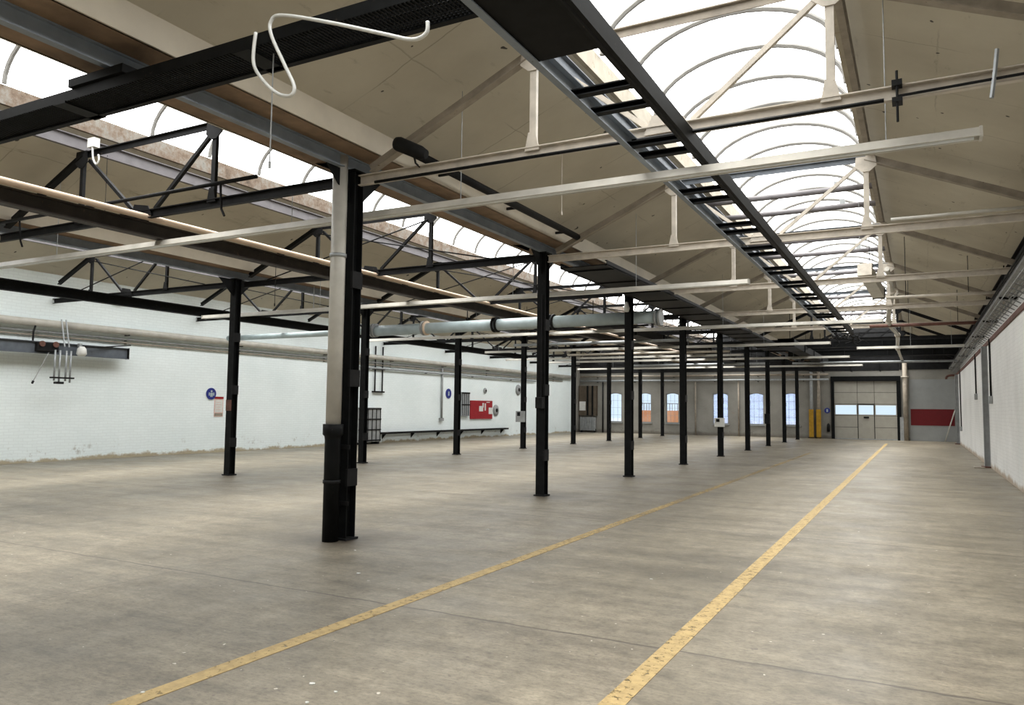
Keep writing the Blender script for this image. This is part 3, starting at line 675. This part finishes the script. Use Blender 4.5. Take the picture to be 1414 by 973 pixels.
t = thing('round_sign', 'small blue oval sign between conduit and barred panel', 'sign', (XL, 31.55, 2.0))
MB().tube([(XL, 31.55, 2.22), (XL + .03, 31.55, 2.22)], .24, 20).build('disc', BLUE, t)
MB().box(XL + .03, XL + .036, 31.50, 31.60, 2.12, 2.32).build('pictogram', PALEBLUE, t)
t = thing('vertical_conduit', 'vertical grey conduit dropping to a socket on the sign wall', 'conduit', (XL + .05, 30.9, .92))
MB().tube([(XL + .06, 30.9, 3.6), (XL + .06, 30.9, 1.0)], .05, 8).build('conduit', GREY, t)
MB().box(XL, XL + .1, 30.75, 31.05, .90, 1.04).build('socket', GREY, t)
t = thing('vertical_conduit', 'pair of vertical conduits with crossbars above the cabinet', 'conduit', (XL + .05, 26.0, 2.1))
for y in (25.75, 26.25): MB().tube([(XL + .06, y, 4.1), (XL + .06, y, 2.18)], .03, 8).build('conduit', DARK, t)
MB().box(XL, XL + .1, 25.62, 26.38, 2.14, 2.20).box(XL, XL + .1, 25.62, 26.38, 3.1, 3.15).build('crossbar', DARK, t)
t = thing('equipment_cabinet', 'grey wire fronted cabinet at the foot of the sign wall', 'cabinet', (XL + .2, 25.0, 0))
MB().box(XL + .02, XL + .42, 24.3, 25.75, .1, 1.5).build('body', GREY, t)
for y in (24.35, 25.6): MB().box(XL + .05, XL + .4, y, y + .1, 0, .1).build('foot', DARK, t)
m = MB()
for k in range(6): m.box(XL + .42, XL + .435, 24.34 + k * .27, 24.38 + k * .27, .12, 1.48)
for k in range(4): m.box(XL + .42, XL + .44, 24.3, 25.75, .14 + k * .43, .19 + k * .43)
m.build('wire_front', DARK, t)
t = thing('alarm_bell', 'small rusty red alarm bell above the wire fronted cabinet', 'alarm', (XL + .05, 24.55, 2.3))
MB().tube([(XL, 24.55, 2.5), (XL + .09, 24.55, 2.5), (XL + .12, 24.55, 2.5)], [.16, .15, .05], 14).build('gong', RUST, t)
MB().box(XL, XL + .06, 24.46, 24.64, 2.16, 2.34).build('base_box', RUST, t)
for (y, z, r, lb) in ((36.3, 1.42, .3, 'flat grey round plate beside the red board'), (35.1, 2.45, .15, 'small grey round vent above the red board'), (38.9, 2.6, .3, 'grey round lamp high beyond the red board')):
    t = thing('round_plate', lb, 'plate', (XL, y, z - r))
    MB().tube([(XL, y, z), (XL + .05, y, z), (XL + .08, y, z)], [r, r, r * .6], 18).build('plate', GREY, t)
    MB().tube([(XL + .08, y, z), (XL + .10, y, z)], r * .35, 12).build('boss', DARK, t)
t = thing('wall_lamp', 'dark round bulkhead lamp below the far roof truss', 'lamp', (XL + .1, 14.2, 4.25))
MB().tube([(XL, 13.95, 4.52), (XL + .12, 13.95, 4.52)], .16, 14).build('base', DARK, t); MB().tube([(XL + .12, 13.95, 4.52), (XL + .2, 13.95, 4.52)], [.14, .08], 14).build('lens', RUST, t)

# small boxes fixed to columns
def col_box(x, y, z, wd, h, mat, label, cat='electrical box', dark=True):
    t = thing('switch_box', label, cat, (x, y - .15, z))
    bx = MB().box(x - wd / 2, x + wd / 2, y - .21, y - .085, z, z + h).build('box', mat, t, bevel=.008)
    MB().box(x - wd * .3, x + wd * .05, y - .22, y - .21, z + h * .55, z + h * .9).build('switch', RUBBER if dark else WHITE, bx)
    MB().tube([(x, y - .10, z + h), (x, y - .10, 3.6)], .012, 6).build('conduit', DARK, t)
    return t
col_box(R2 - .05, YD[3], 1.02, .36, .42, GREY, 'grey switch box on the fourth column of the sign wall row')
col_box(R1, YC[4], 1.0, .32, .30, WHITE, 'pale switch box on the fifth column of the yellow line row')
col_box(R1 + .02, YC[1], 1.55, .13, .2, DARK, 'small dark switch box on the second column of the yellow line row')
col_box(R1 - .02, YC[6], .98, .2, .45, DARK, 'dark switch box on the seventh column of the yellow line row')
o = MB().box(R2 - .08, R2 + .08, YD[0] - .096, YD[0] - .083, 1.42, 1.66).build('red_sticker', RUST); tag(o, 'small faded red plate on the column before the notice', 'plate')
t = thing('bracket_lamp', 'small white fitting on top of the third yellow line row column', 'lamp', (R1, 16.88, 3.85))
MB().tube([(R1, 16.88, 3.82), (R1, 16.88, 3.9), (R1, 16.88, 4.05)], [.05, .07, .03], 10).build('body', WHITE, t)
MB().box(R1 - .03, R1 + .03, 16.86, 16.95, 4.0, 4.05).build('bracket', DARK, t)

# ------------------------------------------------------------------ brick wall furniture
t = thing('cable_trough', 'grey cable trough and mesh along the top of the brick wall', 'cable tray', (1.6, 25, 3.6))
MB().box(1.46, 1.60, YN, 47, 3.88, 4.00).build('trough', GREY, t)
m = MB(); y = 8.0
while y < 47: m.bar((1.48, y, 3.84), (1.77, y, 3.66), .014, .02); m.bar((1.60, y, 3.72), (1.77, y + .55, 3.90), .012, .012); y += .55
for x, z in ((1.50, 3.82), (1.60, 3.775), (1.70, 3.73)): m.bar((x, 8, z), (x, 47, z), .014, .014)
m.build('mesh_shelf', GREY, t, 'open wire shelf')
for k in range(8): MB().plate([(XR, 13.5 + k * 4.4, 3.87), (1.46, 13.5 + k * 4.4, 3.87), (1.46, 13.5 + k * 4.4, 3.83), (XR, 13.5 + k * 4.4, 3.80)], (0, 1, 0), .02).build('bracket', DARK, t)
for k in range(8): MB().tube([(1.52, 13.5 + k * 4.4, 4.02), (1.56, 13.5 + k * 4.4, 4.5)], .014, 6).build('hanger_rod', BLACK, t)
t = thing('wall_conduit', 'pair of black cables clipped along the cable trough', 'cable', (1.4, 25, 3.95))
for dz in (0, .06): MB().tube([(1.42, 9, 3.92 + dz), (1.41, 20, 3.90 + dz), (1.42, 46, 3.92 + dz)], .016, 6).build('cable', RUBBER, t)
def wall_post(y, wd, label):
    t = thing('wall_post', label, 'post', (XR - .1, y, 0))
    MB().ib((XR - .075, y, 0), (XR - .075, y, 3.5), wd, .15, .014, up=(1, 0, 0)).build('post', GREY, t)
    MB().box(XR - .22, XR, y - .2, y + .2, 0, .04).build('base_plate', RUST, t)
    return t
wall_post(26.0, .16, 'grey steel post standing against the brick wall at mid length')
wall_post(44.6, .14, 'grey steel post against the brick wall near its far corner')
for (y, z0, lb, zb) in ((30.7, 2.2, 'thin conduit dropping to a switch on the brick wall beyond the post', 2.1), (24.6, 2.0, 'thin conduit dropping on the brick wall just before the post', 1.9), (42.0, .9, 'thin conduit with sockets near the far end of the brick wall', .8)):
    t = thing('drop_conduit', lb, 'conduit', (XR - .03, y, zb))
    MB().tube([(XR - .035, y, z0), (XR - .035, y, 3.6)], .025, 8).build('conduit', DARK, t)
    MB().box(XR - .09, XR, y - .09, y + .09, z0 - .18, z0 + .03).build('switch_box', GREY, t, bevel=.01)
t = thing('pipe_elbow', 'rusty pipe elbow poking from the brick wall near its far corner', 'pipe', (1.5, 45.5, 3.3))
MB().tube(smooth_path([(XR, 45.5, 3.5), (1.45, 45.5, 3.5), (1.3, 45.5, 3.42), (1.28, 45.5, 3.3)], 4), .06, 10).build('pipe', RUST, t)
MB().tube([(XR - .02, 45.5, 3.5), (XR - .06, 45.5, 3.5)], .1, 12).build('flange', RUST, t)
o = MB().tube([(1.2, 47.7, .0), (1.72, 47.93, 1.72)], .03, 8).build('leaning_pole', LAMPWHITE); tag(o, 'thin white pole leaning against the red band', 'pole')
o = MB().box(1.35, 1.62, 25.6, 25.9, 0, .03).build('floor_rubble', DIMCREAM, bevel=.01); tag(o, 'small flat lump of rubble at the foot of the wall post', 'rubble')

# ------------------------------------------------------------------ end wall furniture
t = thing('corner_pipe', 'tall cream pipe standing beside the roller door', 'pipe', (-.66, 47.75, 0))
MB().tube([(-.66, 47.75, 0), (-.66, 47.75, 4.3)], .12, 12).build('pipe', DIMCREAM, t)
MB().tube([(-.66, 47.75, 3.5), (-.66, 47.75, 3.56)], .2, 12).build('flange', CREAM, t)
MB().box(-.95, -.72, 47.7, 47.95, 0, 1.3).build('guard', GREY, t)
for i, (x, lb) in enumerate(((-5.56, 'yellow painted pipe guard farther from the roller door'), (-5.16, 'yellow painted pipe guard closer to the roller door'))):
    t = thing('pipe_guard', lb, 'guard', (x, 47.6, 0))
    MB().ch((x, 47.62, 0), (x, 47.62, 1.68), .14, .25, .02, 1, up=(1, 0, 0)).build('guard', YELLOW, t)
    MB().box(x - .15, x + .15, 47.46, 47.5, .02, .08).build('foot_strip', DARK, t)
    o = MB().tube([(x, 47.86, 0), (x, 47.86, 4.2)], .085, 12).build('wall_downpipe', DIMCREAM if i else GREY)
    tag(o, ('cream' if i else 'grey') + ' downpipe rising behind a yellow guard', 'pipe')
t = thing('round_sign', 'blue round sign on the end wall beside the roller door', 'sign', (-4.72, YF, 1.2))
MB().tube([(-4.72, YF - .03, 1.62), (-4.72, YF, 1.62)], .16, 20).build('disc', BLUE, t)
MB().box(-4.76, -4.68, YF - .036, YF - .03, 1.54, 1.70).build('pictogram', PALEBLUE, t)
t = thing('fire_extinguisher', 'dark extinguisher hung low beside the roller door', 'extinguisher', (-4.66, YF - .1, .4))
MB().tube([(-4.66, YF - .1, .4), (-4.66, YF - .1, .8), (-4.66, YF - .1, .88)], [.08, .08, .03], 12).build('cylinder', DARK, t)
MB().tube([(-4.66, YF - .1, .86), (-4.60, YF - .14, .8), (-4.60, YF - .14, .55)], .014, 6).build('hose', RUBBER, t)
MB().box(-4.7, -4.62, YF - .06, YF, .7, .76).build('bracket', DARK, t)
for z, mat, lb in ((3.42, GALV, 'lower pale pipe running along the end wall above the windows'), (3.72, DIMCREAM, 'upper cream pipe running along the end wall above the windows')):
    t = thing('end_wall_pipe', lb, 'pipe', (-12, 47.8, z))
    MB().tube([(XL + .1, 47.82, z), (-4.6, 47.82, z)], .06, 10).build('pipe', mat, t)
    for k in range(6): MB().box(-19 + k * 2.6, -18.95 + k * 2.6, 47.8, YF, z - .1, z - .06).build('bracket', DARK, t)
for x, lb in ((-18.6, 'dark vertical pipe beside the first end window'), (-12.4, 'dark vertical pipe between third and fourth end windows'), (-9.75, 'dark vertical pipe between fourth and fifth end windows')):
    o = MB().tube([(x, 47.9, 0), (x, 47.9, 3.36)], .05, 8).build('standpipe', DIMCREAM if x > -18 else DARK); tag(o, lb, 'pipe')
t = thing('radiator', 'dark column radiator in the corner of the end wall', 'radiator', (-19.6, 47.7, 0))
for k in range(12): MB().box(-20.1 + k * .09, -20.04 + k * .09, 47.6, 47.85, .12, 1.0).build('radiator_column', GREY, t, bevel=.015)
MB().box(-20.12, -19.02, 47.68, 47.76, .16, .22).build('rail', DARK, t)
for x in (-20.05, -19.1): MB().box(x - .03, x + .03, 47.62, 47.84, 0, .14).build('foot', DARK, t)
t = thing('recess_block', 'dark block standing in for the corner recess and its window', 'recess', (-19.6, 47.85, 1.1))  # added block, its dark brown imitates the dim corner recess
MB().box(-20.25, -19.0, 47.7, YF, 1.12, 3.1).build('body', paint('recess_brown', (.09, .07, .05), .6, .3, 3), t)
MB().box(-20.2, -19.75, 47.68, 47.7, 1.45, 2.05).build('window', WHITE, t)  # plain white plate painted in place of a bright window
m = MB()
for x in (-19.6, -19.25): m.box(x - .05, x + .05, 47.62, 47.7, 1.12, 3.1)
m.build('upright', BLACK, t)
o = MB().box(XL, XL + .1, 46.55, 46.7, 0, 3.3).build('wall_corner_board', WHITE); tag(o, 'white upright board at the end of the sign wall', 'board')
# ducts and dark gear under the roof near the roller door
t = thing('ventilation_duct', 'dark square duct hanging above the roller door', 'duct', (-3.2, 42, 3.75))
MB().box(-5.3, -.9, 44.55, 45.3, 3.76, 4.17).build('duct', DARK, t)
for x in (-4.6, -3.2, -1.8): MB().box(x, x + .06, 44.5, 45.35, 3.72, 4.19).build('flange', BLACK, t)
t = thing('unit_heater', 'pale tilted heater box hanging by the rooflight edge', 'heater', (-.9, 19.2, 4.3))
hb = MB(); hb.bar((-1.0, 18.6, 4.72), (-.80, 20.3, 4.42), .26, .24); hb.build('casing', LAMPWHITE, t)
MB().bar((-1.0, 18.55, 4.729), (-.992, 18.62, 4.716), .30, .28).build('flange', CREAM, t)
MB().bar((-.80, 20.3, 4.42), (-.79, 20.36, 4.41), .28, .26).build('grille', DARK, t)
for y, z in ((18.62, 4.78), (20.1, 4.54)): MB().tube([(-.9, y, z), (-.9, y, 5.47)], .008, 5).build('hanger_wire', DARK, t)
t = thing('flue_pipe', 'pale jointed flue pipe dropping beside the rooflight edge', 'pipe', (-.6, 24, 3.4))
MB().tube(smooth_path([(-.62, 20.9, 5.1), (-.55, 22.2, 4.72), (-.7, 23.8, 4.10), (-.55, 27, 4.00), (-.65, 32, 3.95), (-.62, 38, 3.9)], 5), .06, 8).build('pipe', LAMPWHITE, t)
for p in ((-.55, 22.2, 4.72), (-.7, 23.8, 4.10), (-.55, 27, 4.00), (-.65, 32, 3.95)): MB().tube([(p[0], p[1] - .08, p[2]), (p[0], p[1] + .08, p[2])], .09, 8).build('joint', CREAM, t)

t = thing('cable_tangle', 'black tangle of cut cables at the end of the cable ladder', 'cable', (-2.1, 27.6, 3.9))
for k in range(16):
    p = Vector((-2.1 + random.uniform(-.3, .3), 27.2, 4.12)); q = [p]
    for n in range(4): q.append(q[-1] + Vector((random.uniform(-.24, .28), random.uniform(-.1, .4), random.uniform(-.14, .06))))
    MB().tube(smooth_path(q, 4), .013, 5).build('cable', RUBBER, t)
for x, y0, y1, z, lb in ((-8.1, 20, 41, 4.035, 'long dark square duct along the middle bay'), (-4.2, 29, 41, 4.035, 'dark square duct under the far cream roof slope')):
    t = thing('ventilation_duct', lb, 'duct', (x, (y0 + y1) / 2, z - .2))
    MB().box(x - .26, x + .26, y0, y1, z - .13, z + .13).build('duct', DARK, t)
    y = y0
    while y < y1 + .1: MB().box(x - .29, x + .29, y, y + .05, z - .145, z + .145).build('flange', BLACK, t); y += 3
    for y in (y0 + 1, y1 - 1): MB().tube([(x, y, z + .12), (x, y, ceilz(x) + .03)], .012, 5).build('hanger_rod', BLACK, t)
for (y, z, x0, x1, r, mt, lb) in ((24.2, 3.80, -12.8, -6.3, .05, GALV, 'galvanised pipe crossing the middle bay by the fifth column'), (29.4, 3.80, -13, -6.3, .045, CREAM, 'cream pipe crossing the middle bay beyond the fifth column'),
        (37.6, 3.80, -13, -6.2, .06, GALV, 'galvanised pipe crossing the middle bay near the end wall'), (24.2, 4.02, -1.2, 1.6, .045, RUST, 'rusty pipe running from the rooflight to the brick wall'), (19.0, 4.12, -.6, 1.6, .035, CREAM, 'cream pipe above the short trunking by the brick wall'), (37.8, 3.80, -5.2, 1.5, .05, GALV, 'galvanised pipe crossing before the roller door')):
    t = thing('cross_pipe', lb, 'pipe', ((x0 + x1) / 2, y, z - r))
    MB().tube([(x0, y, z), (x1, y, z)], r, 10).build('pipe', mt, t)
    for x in (-12.3, -7.2, -4.6, -.2, 1.0):
        if x0 < x < x1: MB().tube([(x, y, z), (x, y, ceilz(x) + .03)], .008, 5).build('hanger_rod', DARK, t)

for y, lb in ((38.6, 'deep dark girder spanning the yellow line bay before the roller door'), (33.0, 'deep dark girder spanning the yellow line bay halfway to the roller door')):
    t = thing('cross_girder', lb, 'beam', (-2.1, y, 3.9))
    MB().ib((-5.5, y, 4.27), (1.6, y, 4.27), .2, .30, .02).build('girder', BLACK, t)
    for x in (-4.6, -3.0, -1.2, .6): MB().box(x - .01, x + .01, y - .095, y + .095, 4.14, 4.40).build('stiffener', DARK, t)

# ------------------------------------------------------------------ loose cables, wires, chains
t = thing('white_hose', 'white hose looped over the mesh tray above the camera', 'hose', (-3.4, 3.75, 3.6))
MB().tube(smooth_path([(-2.659, 3.82, 3.956), (-2.670, 3.82, 3.882), (-2.775, 3.82, 3.866), (-3.007, 3.82, 3.956), (-3.482, 3.82, 4.146), (-3.904, 3.82, 4.294), (-4.010, 3.82, 4.273), (-3.999, 3.82, 4.167), (-3.862, 3.82, 3.924), (-3.767, 3.82, 3.755), (-3.799, 3.82, 3.692), (-3.926, 3.82, 3.734), (-4.073, 3.82, 3.861), (-4.168, 3.82, 4.009), (-4.156, 3.82, 4.226)], 6), .013, 8).build('hose', WHITE, t)
def wire(p, q, label, r=.005, mat=GREY, name='hanging_wire'):
    t = thing(name, label, 'wire', q)
    MB().tube([p, q], r, 5).build('wire', mat, t); MB().tube([q, (q[0], q[1], q[2] - .05)], r * 2.2, 6).build('weight', mat, t); return t
wire((-4.16, 4.0, 4.15), (-4.16, 4.0, 3.33), 'thin pale wire hanging from the mesh tray beside the white hose')
wire((-4.35, 9.6, 5.36), (-4.35, 9.6, 4.3), 'thin chain hanging from the cream ceiling by the first truss', .006, CREAM, 'hanging_chain')
wire((-11.21, 7.4, 5.45), (-11.2, 7.4, 4.35), 'thin dark wire hanging in the middle bay', .005, DARK)
wire((-9.75, 9.6, 3.95), (-9.75, 9.6, 3.3), 'thin wire hanging under the monorail beam', .005, DARK)
wire((-.85, 14.5, 5.46), (-.85, 14.5, 4.6), 'thin wire hanging from the big rooflight', .005, GREY)
wire((-13.3, 14.4, 4.55), (-13.3, 14.4, 3.95), 'thin grey rod holding the second light trunking', .012, GREY)
o = MB().tube([(.62, 7.04, 4.46), (.60, 7.02, 4.28), (.57, 7.02, 4.06)], .018, 6).build('rod_clamp', GALV); tag(o, 'pair of threaded rods clamped on the first cream truss', 'clamp')
t = thing('chord_clamp', 'dark clamp with hanging bolt on the first cream truss', 'clamp', (-.1, 7.05, 4.0))
MB().tube([(-.1, 7.02, 4.42), (-.1, 7.02, 3.98)], .012, 6).build('bolt', DARK, t); MB().box(-.14, -.06, 7.0, 7.12, 4.29, 4.34).build('jaw', DARK, t); MB().box(-.14, -.06, 7.0, 7.12, 4.15, 4.19).build('jaw', DARK, t)
o = MB().tube([(-5.6, 7.03, 4.185), (-.2, 7.03, 4.185)], .018, 6).build('chord_line', BLACK); tag(o, 'thin dark line along the bottom of the first cream truss', 'cable')  # thin dark tube drawn along the lower edge of the chord
o = MB().tube([(-.1, 7.02, 4.20), (.9, 7.02, 4.22), (1.7, 7.02, 4.22)], .012, 6).build('chord_line', DARK); tag(o, 'thin dark cable strung below the first cream truss', 'cable')
o = MB().tube([(-.3, 12.3, 4.36), (1.7, 12.3, 4.36)], .025, 8).build('chord_conduit', LAMPWHITE); tag(o, 'pale conduit lying on the second cream truss', 'conduit')
t = thing('cable_hook', 'small white box with curled cable on the first dark truss', 'cable', (-11.0, 6.95, 5.1))
MB().box(-10.95, -10.8, 6.9, 7.0, 5.38, 5.52).build('box', WHITE, t)
MB().tube(smooth_path([(-10.85, 6.92, 5.38), (-10.82, 6.92, 5.2), (-10.74, 6.92, 5.1), (-10.68, 6.92, 5.16), (-10.70, 6.92, 5.24)], 5), .014, 6).build('cable', WHITE, t)

for x, y, r in ((-3.03, 3.36, .016), (-3.72, 2.81, .014), (-2.83, 3.33, .012), (-2.86, 3.14, .012), (-4.63, 5.72, .02), (-4.9, 8.6, .02), (-2.2, 6.9, .015), (-5.4, 6.6, .016)):
    a0 = random.uniform(0, 6)
    o = MB().plate([(x + r * random.uniform(.7, 1.3) * math.cos(a0 + k * 1.05), y + r * random.uniform(.5, 1.1) * math.sin(a0 + k * 1.05), .004) for k in range(6)], (0, 0, 1), .006).build('paint_flake', WHITE)
    tag(o, 'tiny white flake lying on the concrete floor', 'debris', 'white flakes on the floor')
